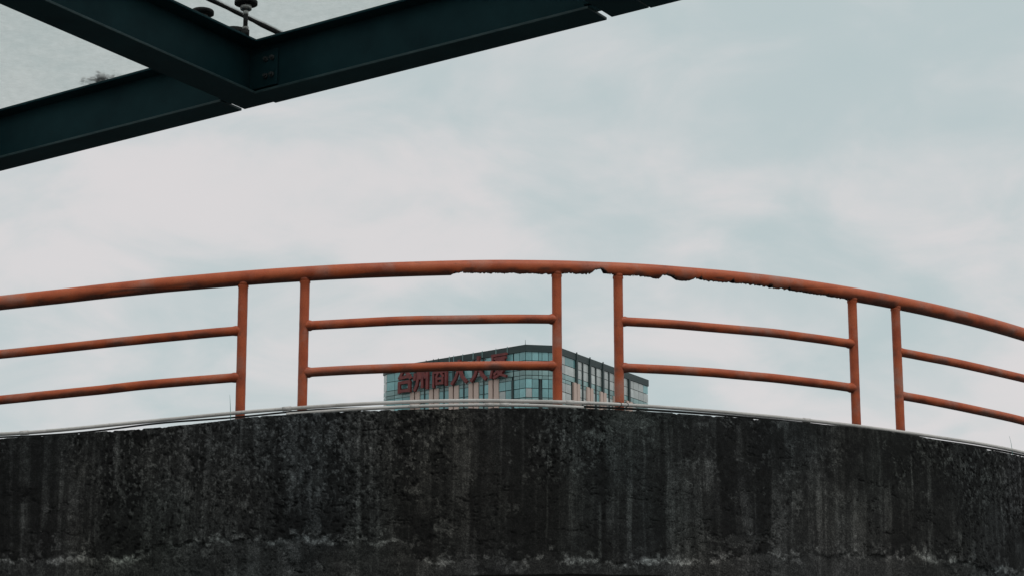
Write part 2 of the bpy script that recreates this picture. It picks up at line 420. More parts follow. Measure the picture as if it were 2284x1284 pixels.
low = 0.014 + 0.032 * fbm(S * 5, Z * 4, 451, 4) + 0.024 * sstep(0.5, 0.72, st1)
low *= 0.5 + 0.95 * fine
tone = tone * (1 - fallen) + low * fallen
en = fbm(S * 5, Z * 5, 471, 4, 0.6)
edge = np.exp(-((q + 0.006 + 0.012 * (en - 0.5)) / (0.004 + 0.016 * sstep(0.5, 0.7, en))) ** 2) * sstep(0.47, 0.62, en)
tone += 0.30 * edge * (0.15 + 1.1 * fbm(S * 75, Z * 75, 481, 2) ** 1.5)
scuff = sstep(0.58, 0.72, fbm(S * 20, Z * 26, 483, 4, 0.65)) * np.exp(-((q - 0.01) / 0.06) ** 2)
tone += 0.085 * scuff
fl_e = sstep(0.1, 0.9, flake * (1 - flake) * 4) * sstep(0.45, 0.6, fbm(S * 14, Z * 14, 487, 3))
tone += 0.10 * fl_e * fine
chips = sstep(0.72, 0.75, fbm(S * 15 + 1.5 * fbm(S * 40, Z * 40, 503, 2), Z * 13 + 1.5 * fbm(S * 40, Z * 40, 505, 2), 501, 3, 0.45)) * sstep(0.45, 0.6, fbm(S * 0.9, Z * 1.5, 507, 2))
tone += 0.07 * chips * fine
tone *= 1 - 0.75 * crack
grn = fbm(S * 1.1, Z * 0.7, 521, 3)
wrm = fbm(S * 1.6, Z * 1.1, 541, 3)
colr = np.empty((NS, NZ, 4), np.float32)
colr[..., 0] = tone * (0.95 + 0.14 * (wrm - 0.5) - 0.18 * (grn - 0.5))
colr[..., 1] = tone * (1.00 + 0.10 * (grn - 0.5))
colr[..., 2] = tone * (0.955 - 0.20 * (wrm - 0.5) + 0.05 * (grn - 0.5))
colr[..., 3] = 1
RR = R + rel
WT = 0.16                                   # wall thickness
X = CX + RR * np.sin(TH); Y = CY - RR * np.cos(TH)
verts = np.stack([X, Y, Z], -1).reshape(-1, 3)
ri = R - WT
inner_t = np.stack([CX + ri * np.sin(th), CY - ri * np.cos(th), zt], -1)
inner_b = np.stack([CX + ri * np.sin(th), CY - ri * np.cos(th), zt - HWALL], -1)
base = NS * NZ
allv = np.concatenate([verts, inner_t, inner_b])
i, j = np.meshgrid(np.arange(NS - 1), np.arange(NZ - 1), indexing='ij')
a = i * NZ + j
f1 = np.stack([a, a + 1, a + NZ + 1, a + NZ], -1).reshape(-1, 4)
k = np.arange(NS - 1)
tb, bb = base + k, base + NS + k
f2 = np.stack([k * NZ, (k + 1) * NZ, tb + 1, tb], -1)
f3 = np.stack([tb, tb + 1, bb + 1, bb], -1)
f4 = np.stack([bb, bb + 1, (k + 1) * NZ + NZ - 1, k * NZ + NZ - 1], -1)
faces = np.concatenate([f1, f2, f3, f4])
me = bpy.data.meshes.new('wall_face')
me.vertices.add(len(allv)); me.vertices.foreach_set('co', allv.astype(np.float32).ravel())
me.loops.add(len(faces) * 4); me.loops.foreach_set('vertex_index', faces.astype(np.int32).ravel())
me.polygons.add(len(faces)); me.polygons.foreach_set('loop_start', np.arange(0, len(faces) * 4, 4, dtype=np.int32))
me.update(calc_edges=True)
ca = me.color_attributes.new('stain', 'FLOAT_COLOR', 'POINT')
full = np.full((len(allv), 4), 0.03, np.float32); full[:base] = colr.reshape(-1, 4)
ca.data.foreach_set('color', full.ravel())
ramp_root = empty('curved_ramp', (CX, Y0 + 1.2, 0))
tag(ramp_root, 'curved concrete ramp with black weathered parapet wall under the red railing', 'ramp')
wall = finish('parapet_wall', me, M_WALL, None); keep(wall, ramp_root)
# deck slab behind the wall and its columns
def ring_solid(r0, r1, zlo, zhi, n=60, t0=TH0, t1=TH1):
    bm = bmesh.new(); prev = None
    for a_ in np.linspace(t0, t1, n):
        q_ = [bm.verts.new(pos(a_, r_, z_)) for r_, z_ in ((r1, zlo(a_)), (r1, zhi(a_)), (r0, zhi(a_)), (r0, zlo(a_)))]
        if prev:
            for k_ in range(4): bm.faces.new((prev[k_], prev[(k_ + 1) % 4], q_[(k_ + 1) % 4], q_[k_]))
        else: bm.faces.new(q_)
        prev = q_
    bm.faces.new(list(reversed(prev)))
    bmesh.ops.recalc_face_normals(bm, faces=bm.faces)
    return bm
zsof = lambda a_: float(z_top(a_)) - HWALL + 0.012
o = finish('deck_slab', ring_solid(R - 2.3, R - WT - 0.003, zsof, lambda a_: zsof(a_) + 0.25), M_SOFFIT); keep(o, ramp_root)
for a_ in (-0.45, 0.2, 0.85):
    bm = bmesh.new(); p_ = pos(a_, R - 1.2, 0)
    bm_cyl(bm, (p_[0], p_[1], -0.1), (p_[0], p_[1], zsof(a_) + 0.02), 0.28, seg=28, rings=[(0, 0.28), (0.86, 0.28), (1, 0.45)])
    o = finish('column', bm, M_SOFFIT); keep(o, ramp_root)

# ------------------------------------------------------------------ railing
rail_root = empty('tubular_railing', pos(0, RP, float(z_top(0))))
tag(rail_root, 'rusty red tubular steel railing with paired posts along the concrete wall', 'railing')
RT, RPOST, RM = 0.0475, 0.031, 0.0295
px_posts = [(540, 770), (677, 765), (1243, 750), (1380, 760), (1905, 800), (2003, 820)]
th_posts = [on_cyl(x, y, RP)[0] for x, y in px_posts]
gap = (th_posts[3] - th_posts[2] + th_posts[1] - th_posts[0]) / 2
span = (th_posts[2] - th_posts[1] + th_posts[4] - th_posts[3]) / 2
th_l, th_r = on_cyl(-70, 780, RP)[0], on_cyl(2420, 900, RP)[0]
th_posts = [th_l - gap, th_l] + th_posts + [th_r, th_r + gap]
# -- top rail: thin shell, rusted through along its underside
cut_px = [(980, 0), (1005, 0), (1012, 2.5), (1022, 4), (1030, 5.5), (1040, 3), (1058, 3), (1070, 2), (1085, 4), (1092, 2), (1105, 2.5), (1128, 1.5), (1145, 3), (1160, 1), (1195, 2.5), (1212, 1.5), (1240, 1), (1252, 2), (1275, 3.5), (1290, 2.5), (1310, 3), (1316, 8), (1322, 12.5), (1330, 15), (1340, 16.5), (1346, 12), (1350, 6), (1365, 4), (1378, 1.5), (1395, 2), (1414, 4.5), (1430, 3.5), (1446, 3), (1468, 0.5), (1474, 9), (1482, 12), (1494, 10), (1503, 5), (1512, 0.8), (1535, 0.8), (1544, 7), (1560, 9), (1566, 5), (1582, 5.5), (1587, 2.5), (1592, 4.5), (1612, 4), (1622, 5.5), (1630, 11), (1636, 5), (1652, 5.5), (1690, 5), (1698, 3), (1706, 5), (1712, 12), (1716, 8), (1722, 2.5), (1745, 3), (1752, 8), (1758, 6), (1768, 3), (1790, 4), (1810, 2.5), (1840, 3), (1862, 1.5), (1880, 2.2), (1896, 0.6), (1905, 0)]
cth = np.array([on_cyl(x, 630, RP)[0] for x, _ in cut_px]); cpx = np.array([y for _, y in cut_px])
t_r0, t_r1 = cth[0], cth[-1]
tt = np.concatenate([np.linspace(TH0 + 0.02, t_r0, 70)[:-1], np.arange(t_r0, t_r1, 0.0028 / R), np.linspace(t_r1, TH1 - 0.02, 60)])
cut = np.interp(tt, cth, cpx)
msk = ((tt > t_r0) & (tt < t_r1)).astype(float)
jg = (fbm(tt * R * 60, tt * 0, 601, 4, 0.65) - 0.42) * 6.0 + np.maximum(fbm(tt * R * 130, tt * 0, 611, 2) - 0.55, 0) * 9
jg2 = (fbm(tt * R * 30, tt * 0 + 7, 621, 3, 0.6) - 0.35) * 7
amt = sstep(0, 2.0, cut) * msk
cutf = np.maximum(cut + jg * amt, 0.02) * 0.00285
cutb = np.maximum(cut * 1.12 + 0.6 * amt + jg2 * amt * 0.8, 0.02) * 0.00285
EL = 0.235                                   # the shell wore from its lowest, wettest side
wave = (fbm(tt * R * 1.6, tt * 0 + 2, 631, 3) - 0.5) * 0.010 * 0.5
NSEG = 40
V = []; rust_dark = []
for n_, (a_, zf, cf, cbk) in enumerate(zip(tt, z_rail(tt) + wave, cutf, cutb)):
    al = math.acos(max(1 - cf / RT, -0.4)); be = math.acos(max(1 - cbk / RT, -0.4))
    ph = np.linspace(-EL + al, 2 * math.pi - EL - be, NSEG)      # measured from straight down, towards the outer side
    dent = 1 + 0.012 * (vnoise(np.array(tt[n_] * R * 6 + ph * 0), ph * 1.5, 641) - 0.5)
    for r_, seq in ((RT, ph), (RT - 0.0035, ph[::-1])):
        for p_ in seq:
            V.append(pos(a_, RP + r_ * math.sin(p_), zf - r_ * math.cos(p_)))
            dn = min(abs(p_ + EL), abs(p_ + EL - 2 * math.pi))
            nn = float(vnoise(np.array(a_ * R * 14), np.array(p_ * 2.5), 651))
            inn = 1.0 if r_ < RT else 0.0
            low_dark = 0.86 * float(sstep(1.75, 0.75, np.array(dn + (nn - 0.5) * 0.9)))  # tube gets darker towards its underside, broken up by noise
            rust_dark.append(max(inn, low_dark, float(sstep(0.35, 0.08, np.array(dn - (al if p_ < math.pi else be)))) * (1 if cf > 0.002 else 0)))
V = np.array(V).reshape(len(tt), 2 * NSEG, 3)
nr = 2 * NSEG
F = []
for n_ in range(len(tt) - 1):
    b0, b1 = n_ * nr, (n_ + 1) * nr
    for k_ in range(nr): F.append((b0 + k_, b0 + (k_ + 1) % nr, b1 + (k_ + 1) % nr, b1 + k_))
F.append(tuple(range(nr))[::-1]); F.append(tuple((len(tt) - 1) * nr + k_ for k_ in range(nr)))
me = mesh_from('top_rail', V.reshape(-1, 3), F)
at = me.attributes.new('rust_dark', 'FLOAT', 'POINT'); at.data.foreach_set('value', np.array(rust_dark, np.float32))
me.shade_smooth()
for p_ in me.polygons:
    if p_.index % nr in (NSEG - 1, nr - 1): p_.use_smooth = False
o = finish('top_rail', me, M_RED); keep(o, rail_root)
o['label'] = 'thick top tube rusted through along its ragged underside'

def set_rust_dark(me, fn):
    at_ = me.attributes.new('rust_dark', 'FLOAT', 'POINT')
    at_.data.foreach_set('value', np.array([fn(v_.co) for v_ in me.vertices], np.float32))
def post_rust(zt_, zb_, zj=()):
    def f(c_):
        n_ = float(vnoise(np.array(c_.z * 60), np.array(c_.x * 60), 661))
        jn = max(math.exp(-((c_.z - z_ + 0.022 * n_) / 0.030) ** 2) * max(0.0, n_ * 1.5 - 0.3) for z_ in zj)
        return 0.55 * jn + 0.45 * max(0.0, min(1.0, (zb_ + 0.07 + 0.05 * n_ - c_.z) / 0.04)) + 0.35 * max(0.0, min(1.0, (c_.z - zt_ + 0.03 * n_) / 0.02))
    return f
for n_, a_ in enumerate(th_posts):
    z0, z1 = float(z_top(a_)) - 0.03, float(z_rail(a_)) - 0.030
    lean = random.uniform(-0.004, 0.004)
    p0, p1 = Vector(pos(a_, RP, z0)), Vector(pos(a_ + lean / R, RP, z1))
    h_ = z1 - z0
    rings = [(0, RPOST)] + [(t_, RPOST * (1 + random.uniform(-0.012, 0.012))) for t_ in np.linspace(0.04, 0.9, 40)]
    rings += [(1 - 0.034 / h_, RPOST), (1 - 0.026 / h_, RPOST * 1.12), (1 - 0.016 / h_, RPOST * 1.10), (1, RPOST * 0.98)]
    bm = bmesh.new(); bm_cyl(bm, p0, p1, RPOST, seg=24, rings=rings)
    # mitred top lip welded up the outside of the rail
    lip = Vector(pos(a_, RP + RT * 0.50, z1 - 0.006))
    bmesh.ops.create_icosphere(bm, subdivisions=2, radius=1, matrix=Matrix.Translation(lip) @ Matrix.Rotation(a_, 4, 'Z') @ Matrix.Diagonal((0.026, 0.015, 0.020, 1)))
    me = bpy.data.meshes.new('post'); bm.to_mesh(me); bm.free(); set_rust_dark(me, post_rust(z1, z0, (float(z_up(a_)), float(z_lo(a_)))))
    me.shade_smooth()
    o = finish('post', me, M_RED); keep(o, rail_root)
pairs = [(th_posts[0] - span, th_posts[0])] + [(th_posts[k_], th_posts[k_ + 1]) for k_ in range(1, len(th_posts) - 1, 2)]
for a0, a1 in pairs[1:] + [(TH0 + 0.02, th_posts[0]), (th_posts[-1], TH1 - 0.02)]:
    if a1 - a0 < 0.03: continue
    for zf in (z_up, z_lo):
        aa = np.linspace(a0, a1, 90)
        sway = (fbm(aa * R * 1.9, aa * 0 + random.random() * 50, 671, 2) - 0.5) * 0.010 * np.sin(np.linspace(0, math.pi, 90))
        pts = [pos(t_, RP, float(zf(t_)) + s_) for t_, s_ in zip(aa, sway)]
        Ls = (a1 - a0) * R
        rads = []
        for t_ in np.linspace(0, Ls, 90):
            e_ = min(t_, Ls - t_)
            rads.append(RM * (1 + 0.22 * math.exp(-((e_ - RPOST - 0.004) / 0.010) ** 2)))
        bm = bmesh.new(); bm_path(bm, pts, rads, 20)
        me = bpy.data.meshes.new('middle_rail'); bm.to_mesh(me); bm.free()
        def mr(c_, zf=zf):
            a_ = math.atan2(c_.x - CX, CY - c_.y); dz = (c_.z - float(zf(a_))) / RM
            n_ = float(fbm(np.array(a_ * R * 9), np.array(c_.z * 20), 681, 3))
            return 0.72 * max(0.0, min(1.0, (-0.10 - dz + (n_ - 0.5) * 1.5) / 0.6))  # lower half of the tube darker, with a noisy limit
        set_rust_dark(me, mr); me.shade_smooth()
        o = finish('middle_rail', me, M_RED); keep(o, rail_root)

# ------------------------------------------------------------------ conduits and cables on the wall top
def wire(name, label, cat, tha, thb, r, zf, rad, m, wob, seed, n=220, group=None, joints=()):
    root = empty(name, pos((tha + thb) / 2, r, float(zf((tha + thb) / 2))))
    aa = np.linspace(tha, thb, n)
    dz = (fbm(aa * R * 0.9, aa * 0, seed, 3) - 0.5) * wob
    dr = (fbm(aa * R * 1.1, aa * 0, seed + 9, 2) - 0.5) * wob
    bm = bmesh.new(); bm_path(bm, [pos(t_, r + b_, float(zf(t_)) + d_) for t_, d_, b_ in zip(aa, dz, dr)], rad, 12)
    o = finish('tube', bm, m); keep(o, root)
    for jt in joints:
        ii = int(np.argmin(abs(aa - jt))); p_ = [pos(aa[x_], r + dr[x_], float(zf(aa[x_])) + dz[x_]) for x_ in (ii - 1, ii + 1)]
        p0, p1 = Vector(p_[0]), Vector(p_[1]); mid = (p0 + p1) / 2; d_ = (p1 - p0).normalized() * 0.028
        bm = bmesh.new(); bm_cyl(bm, mid - d_, mid + d_, rad * 1.22, seg=14)
        o = finish('coupling', bm, m); keep(o, root)
    tag(root, label, cat, group)
    return root
tx = lambda x: on_cyl(x, 905, RC)[0]
wire('conduit_pipe', 'long dirty white conduit pipe running along the foot of the red railing', 'pipe', TH0 + 0.03, TH1 - 0.03, RC, z_pipe, 0.0118, M_PVC, 0.006, 701, 300, joints=(tx(1276), tx(640), tx(1800), tx(60)))
z_c2 = profile([(560, 931), (700, 917), (840, 910), (980, 905), (1120, 901.5), (1210, 903), (1300, 909)], R - 0.012, 3)
wire('conduit_pipe', 'short lower white conduit lying on the wall top beneath the longer pipe', 'pipe', tx(640), tx(1300), R - 0.012, z_c2, 0.0108, M_PVC, 0.003, 711, 140, joints=(tx(1090), tx(1124), tx(925)))
z_k1 = lambda a_: z_pipe(a_) - 0.0195 - 0.007 * np.sin(np.asarray(a_) * 21) ** 2
wire('black_cable', 'thin black cable strung tight beneath the long white conduit', 'cable', TH0 + 0.03, tx(820), RC - 0.006, z_k1, 0.006, M_RUBBER, 0.012, 721, 200)
z_k2 = lambda a_: z_pipe(a_) - 0.021 + 0.003 * np.sin(np.asarray(a_) * 17)
wire('black_cable', 'black cable pressed between the conduit and the grey patch of wall', 'cable', tx(1180), TH1 - 0.03, RC - 0.004, z_k2, 0.0075, M_RUBBER, 0.010, 731, 240)
for x_ in (1376, 1391):
    a_ = tx(x_); zc = float(z_pipe(a_))
    bm = bmesh.new()
    pts = []
    for k_ in range(21):
        f_ = 2 * math.pi * k_ / 20
        pts.append(pos(a_ + (0.004 * math.sin(f_ + 1.2)), RC + 0.0145 * math.cos(f_), zc - 0.004 + 0.0185 * math.sin(f_)))
    bm_path(bm, pts, 0.0024, 6)
    o = finish('cable_tie', bm, M_RUBBER)
    tag(o, 'black cable tie wrapped round the white conduit at the foot of a red post', 'cable tie', 'cable ties beside the post')

# ------------------------------------------------------------------ grass blades on the wall top
def blade(px0, px1, mid, label):
    a0, z0 = on_cyl(px0[0], px0[1], R - 0.02); a1, z1 = on_cyl(px1[0], px1[1], R - 0.02); am, zm = on_cyl(mid[0], mid[1], R - 0.02)
    bm = bmesh.new(); pts = []; rad = []
    for t_ in np.linspace(0, 1, 14):
        a_ = a0 * (1 - t_) ** 2 + 2 * am * t_ * (1 - t_) + a1 * t_ ** 2
        z_ = (z0 - 0.05) * (1 - t_) ** 2 + 2 * zm * t_ * (1 - t_) + z1 * t_ ** 2
        pts.append(pos(a_, R - 0.02 - 0.02 * t_ * t_, z_)); rad.append(0.0026 * (1 - 0.75 * t_))
    bm_path(bm, pts, rad, 5)
    o = finish('grass_blade', bm, M_GRASS); tag(o, label, 'grass')
blade((515, 918), (511, 878), (514, 898), 'single grass blade growing from the wall top beside a pair of red posts')
blade((2258, 1012), (2256, 970), (2258, 990), 'single grass blade growing from the wall top under the last rail section without posts')

# ------------------------------------------------------------------ canopy
HB = 3.2 + EYE                               # underside of the beams
UA = Vector((0.8055, -0.5926, 0)).normalized(); NA = Vector((0.5926, 0.8055, 0)).normalized()
UB = Vector((0.520, 0.854, 0)).normalized(); NB = Vector((UB.y, -UB.x, 0))
UP = Vector((0, 0, 1))
A_OFF, A_W, DEPTH, TF, TW = 7.078, 0.155, 0.258, 0.012, 0.010
B_W = 0.18
B_OFF0 = -6.0385                              # NB-coordinate of the visible cross beam's centre
A_STEP = 2.02                                # spacing along the edge beam
def cross(a_off, b_off):                     # point with NA.p = a_off, NB.p = b_off
    m = Matrix(((NA.x, NA.y), (NB.x, NB.y))).inverted()
    q_ = m @ Vector((a_off, b_off)); return Vector((q_.x, q_.y, 0))
B_STEP = A_STEP * UA.dot(NB)
b_offs = [B_OFF0 + k_ * B_STEP for k_ in range(-1, 6)]
DEEP = 3.0
can = empty('glass_canopy', (*cross(A_OFF, b_offs[1]).xy, 0))
tag(can, 'dark steel canopy with dirty frosted glass panes carried on bolted beams', 'canopy')
def bev(bm, w_=0.002):
    bmesh.ops.bevel(bm, geom=bm.edges[:], offset=w_, segments=1, affect='EDGES')
def rim_highlight(bm):                                # lower flange rims get a lighter colour, a painted highlight
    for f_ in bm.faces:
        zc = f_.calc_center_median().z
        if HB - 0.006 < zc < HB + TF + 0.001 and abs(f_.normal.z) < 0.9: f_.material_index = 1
def i_quad(bm, pa, pb, u_, half0, half1, z0, z1, skew=None):
    """slab between pa and pb (on plan), from -half0 to +half1 sideways (along n), ends cut along direction skew"""
    n_ = Vector((-u_.y, u_.x, 0)); n_ = n_ if n_.dot(NA) > 0 or abs(n_.dot(NA)) < 0.2 else -n_
    def side(p_, d_):
        if skew is None: return p_ + n_ * d_
        return p_ + skew * (d_ / skew.dot(n_))
    poly = [side(pa, -half0), side(pb, -half0), side(pb, half1), side(pa, half1)]
    poly = [Vector((q_.x, q_.y, z0)) for q_ in poly]
    bm_prism(bm, poly, UP * (z1 - z0))
def a_beam(p0, p1, zoff=0.0, w0=None, w1=None):
    bm = bmesh.new()
    i_quad(bm, p0, p1, UA, A_W / 2, A_W / 2, HB + zoff, HB + TF + zoff, UB)
    i_quad(bm, p0, p1, UA, A_W / 2, A_W / 2, HB + DEPTH - TF + zoff, HB + DEPTH + zoff, UB)
    i_quad(bm, w0, w1, UA, TW / 2, TW / 2, HB + TF + zoff, HB + DEPTH - TF + zoff, UB)
    bmesh.ops.recalc_face_normals(bm, faces=bm.faces); bev(bm); rim_highlight(bm)
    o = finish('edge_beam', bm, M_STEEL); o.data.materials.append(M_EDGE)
    return keep(o, can)
half_along = (B_W / 2) / UA.dot(NB)
for row, aoff in enumerate((A_OFF, A_OFF - DEEP)):
    for k_ in range(len(b_offs) - 1):
        pa = cross(aoff, b_offs[k_]) + UA * (half_along + (0.004 if row == 0 else 0.006))
        pb = cross(aoff, b_offs[k_ + 1]) - UA * (half_along + (0.022, 0.026)[k_ % 2])
        wg = UA * (TW / 2 / UA.dot(NB) + 0.002)
        a_beam(pa, pb, -0.004 if k_ % 2 else 0.0, cross(aoff, b_offs[k_]) + wg, cross(aoff, b_offs[k_ + 1]) - wg)
for k_, bo in enumerate(b_offs):
    pa, pb = cross(A_OFF - DEEP - 0.10, bo), cross(A_OFF + A_W / 2 - 0.006, bo)
    bm = bmesh.new()
    for z0, z1, hw in ((HB, HB + TF, B_W / 2), (HB + DEPTH - TF, HB + DEPTH, B_W / 2), (HB + TF, HB + DEPTH - TF, TW / 2)):
        poly = [pa + NB * -hw, pb + NB * -hw, pb + NB * hw, pa + NB * hw]
        if hw > 0.05:                        # far end cut square with the edge beam
            s_ = UA * (hw / UA.dot(NB)); poly[1], poly[2] = pb - s_, pb + s_
        bm_prism(bm, [Vector((q_.x, q_.y, z0)) for q_ in poly], UP * (z1 - z0))
    bmesh.ops.recalc_face_normals(bm, faces=bm.faces); bev(bm); rim_highlight(bm)
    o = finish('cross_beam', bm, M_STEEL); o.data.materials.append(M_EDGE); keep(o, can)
    # bolted fin plates joining the edge beams to the cross beam
    for sgn in (1, -1):
        if (k_ == 0 and sgn < 0) or (k_ == len(b_offs) - 1 and sgn > 0): continue
        c_ = cross(A_OFF, bo)
        st = c_ + UA * (sgn * (TW / 2 + 0.003)) - NA * (TW / 2 + 0.006)
        bm = bmesh.new()
        bm_box(bm, (st + UA * (sgn * 0.085)) + UP * (HB + DEPTH / 2), UA, NA, UP, 0.085, 0.005, 0.085)
        bev(bm)
        pl_ = keep(finish('fin_plate', bm, M_STEEL), can)
        for dx, dz in ((0.105, 0.045), (0.105, -0.035), (0.142, 0.045), (0.142, -0.035)):
            bm = bmesh.new(); bp = st + UA * (sgn * dx) - NA * 0.005 + UP * (HB + DEPTH / 2 + dz)
            bm_cyl(bm, bp, bp - NA * 0.010, 0.013, seg=6)
            bm_cyl(bm, bp - NA * 0.0101, bp - NA * 0.019, 0.0075, seg=10)
            o = finish('bolt', bm, M_BOLT); o.parent = pl_; o.location = -(Vector(pl_.location) + Vector(can.location))
# columns at the four corners, to the ground
for aoff in (A_OFF, A_OFF - DEEP):
    for bo in (b_offs[0], b_offs[-1]):
        p_ = cross(aoff, bo); bm = bmesh.new()
        bm_box(bm, p_ + UP * ((HB - 0.003) / 2), UA, NA, UP, 0.075, 0.075, (HB - 0.003) / 2)
        bm_box(bm, p_ + UP * 0.012, UA, NA, UP, 0.16, 0.16, 0.012)
        keep(finish('column', bm, M_STEEL), can)
# glass panes on stainless point fixings
ZG = HB + DEPTH + 0.165
jp = on_height(470, 0, ZG); jq = on_height(630, 75, ZG)
J0 = (Vector((jp[0], jp[1], 0)).dot(NB) + Vector((jq[0], jq[1], 0)).dot(NB)) / 2
joints = [J0 + k_ * B_STEP for k_ in range(-2, 6)]
rows = [(A_OFF - DEEP - 0.25, A_OFF - 1.42), (A_OFF - 1.405, A_OFF + 0.52)]
for j0, j1 in zip(joints[:-1], joints[1:]):
    for r0, r1 in rows:
        q_ = [cross(r0, j0 + 0.007), cross(r0, j1 - 0.007), cross(r1, j1 - 0.007), cross(r1, j0 + 0.007)]
        bm = bmesh.new(); bm_prism(bm, [Vector((p_.x, p_.y, ZG)) for p_ in q_], UP * 0.012)
        bmesh.ops.recalc_face_normals(bm, faces=bm.faces)
        keep(finish('glass_pane', bm, M_CGLASS), can)
for j_ in joints[1:-1]:                       # black silicone joints between the panes
    pa, pb = cross(rows[0][0], j_), cross(rows[1][1], j_)
    bm = bmesh.new(); pts = []; rad = []
    for t_ in np.linspace(0, 1, 60):
        p_ = pa.lerp(pb, t_); pts.append((p_.x, p_.y, ZG - 0.002)); rad.append(0.0100 + 0.005 * float(vnoise(np.array(t_ * 40), np.array(0.0), 801)))
    bm_path(bm, pts, rad, 8)
    keep(finish('glass_joint', bm, M_RUBBER), can)
def disc(bm, c_, r_, h_, seg=28, flare=None):
    bm_cyl(bm, c_, c_ + UP * h_, r_, seg=seg, rings=[(0, r_ * 0.82), (0.12, r_), (0.8, r_), (1, r_ * 0.94)])
def fixing(pin, label=None, with_arm=None):
    """point fixing: seat, threaded pin, collar and clamping disc under the glass"""
    bm = bmesh.new(); zb_ = HB + DEPTH + 0.004
    p_ = Vector((pin.x, pin.y, 0))
    bm_cyl(bm, p_ + UP * (zb_ - 0.006), p_ + UP * (zb_ + 0.020), 0.020, seg=6)
    bm_cyl(bm, p_ + UP * (zb_ + 0.0195), p_ + UP * (ZG - 0.03), 0.0105, seg=14)
    fx = keep(finish('point_fixing', bm, M_RUBBER), can)
    for nm, z0, z1, r_, m in (('collar', ZG - 0.046, ZG - 0.021, 0.026, M_STAIN), ('clamp_disc', ZG - 0.0208, ZG - 0.0005, 0.052, M_RUBBER), ('nut', zb_ + 0.021, zb_ + 0.036, 0.016, M_STAIN), ('sleeve', ZG - 0.070, ZG - 0.0465, 0.0125, M_STAIN)):
        bm = bmesh.new(); disc(bm, p_ + UP * z0, r_, z1 - z0, 6 if nm == 'nut' else 28)
        o = finish(nm, bm, m, None, nm != 'nut'); o.parent = fx; o.location = -(Vector(fx.location) + Vector(can.location))
    return fx
ZF = HB + DEPTH + 0.02
pp = on_height(547, 70, ZF); pin1 = Vector((pp[0], pp[1], 0))
pp = on_height(452, 24, ZG); pin2 = Vector((pp[0], pp[1], 0))
hub = (pin1 + pin2) / 2 - NB * 0.05
for k_, bo in enumerate(b_offs):
    sh = UA * ((k_ - 1) * A_STEP)
    for p_ in (pin1, pin2): fixing(p_ + sh)
    # spider arm that carries the pins
    bm = bmesh.new(); h_ = hub + sh
    for p_ in (pin1, pin2):
        e_ = p_ + sh; pts = []
        for t_ in np.linspace(0, 1, 12):
            q_ = h_.lerp(e_, t_); pts.append((q_.x, q_.y, HB + DEPTH + 0.02 + 0.022 * math.sin(t_ * math.pi)))
        bm_path(bm, pts, [0.020 - 0.006 * t_ for t_ in np.linspace(0, 1, 12)], 12)
    bm_cyl(bm, h_ + UP * (HB + DEPTH - 0.001), h_ + UP * (HB + DEPTH + 0.045), 0.036, seg=24)
    keep(finish('spider_arm', bm, M_RUBBER), can)
# wet leaf litter caught on the glass by the edge beam
lit = on_height(222, 177, ZG + 0.012)
bm = bmesh.new(); rnd = random.Random(4)
for k_ in range(110):
    c_ = Vector((lit[0], lit[1], ZG + 0.0135)) + UA * rnd.gauss(0, 0.045) + NA * (rnd.gauss(0, 0.025))
    a_ = rnd.uniform(0, 6.28); s_ = rnd.uniform(0.006, 0.016)
    d1 = Vector((math.cos(a_), math.sin(a_), rnd.uniform(-.1, .1))); d2 = Vector((-d1.y, d1.x, 0))
    bm_box(bm, c_ + UP * rnd.uniform(0, 0.006), d1, d2, UP, s_, s_ * rnd.uniform(0.25, 0.6), 0.0006)
o = finish('leaf_litter', bm, M_LEAF); o['kind'] = 'stuff'
tag(o, 'small smear of dead leaf bits lying on the canopy glass by the edge beam', 'leaf litter')

# ------------------------------------------------------------------ office tower
ZR = 94.69 + EYE
P1 = Vector((2.70, 440.0, 0)); PL = Vector((-26.45, 463.12, 0)); P2 = Vector((8.57, 441.07, 0)); PR = Vector((29.51, 476.44, 0))
dl = (PL - P1).normalized(); dr_ = (PR - P2).normalized()
LL, LR, LC = (PL - P1).length, (PR - P2).length, (P2 - P1).length
back_r = PR + dl * (LL * 0.95); back_l = PL + dr_ * (LR * 0.9)
PLc = PL + Vector((-0.75, 1.9, 0))           # chamfer at the far left corner
tower = empty('office_tower', (P1.x, P1.y, 0))
tag(tower, 'tall office block with teal glass and pink stone piers beyond the railing', 'building')
INS = 0.28
def inset(p_, c_): return p_ + (c_ - p_).normalized() * INS * 1.6
cen = (P1 + PL + P2 + PR + back_r + back_l) / 6
foot = [P1, P2, PR, back_r, back_l, PLc, PL]
bm = bmesh.new(); bm_prism(bm, [Vector((*inset(p_, cen).xy, -1.0)) for p_ in foot], UP * (ZR - 0.35 + 1.0))
bmesh.ops.recalc_face_normals(bm, faces=bm.faces)
keep(finish('building_core', bm, M_FRAME), tower)
unit = {}
def unit_box(m, key):
    if key not in unit:
        bm = bmesh.new(); bmesh.ops.create_cube(bm, size=1.0)
        me = bpy.data.meshes.new(key); bm.to_mesh(me); bm.free(); me.materials.append(m); unit[key] = me
    return unit[key]
BLD_RND = random.Random(12)
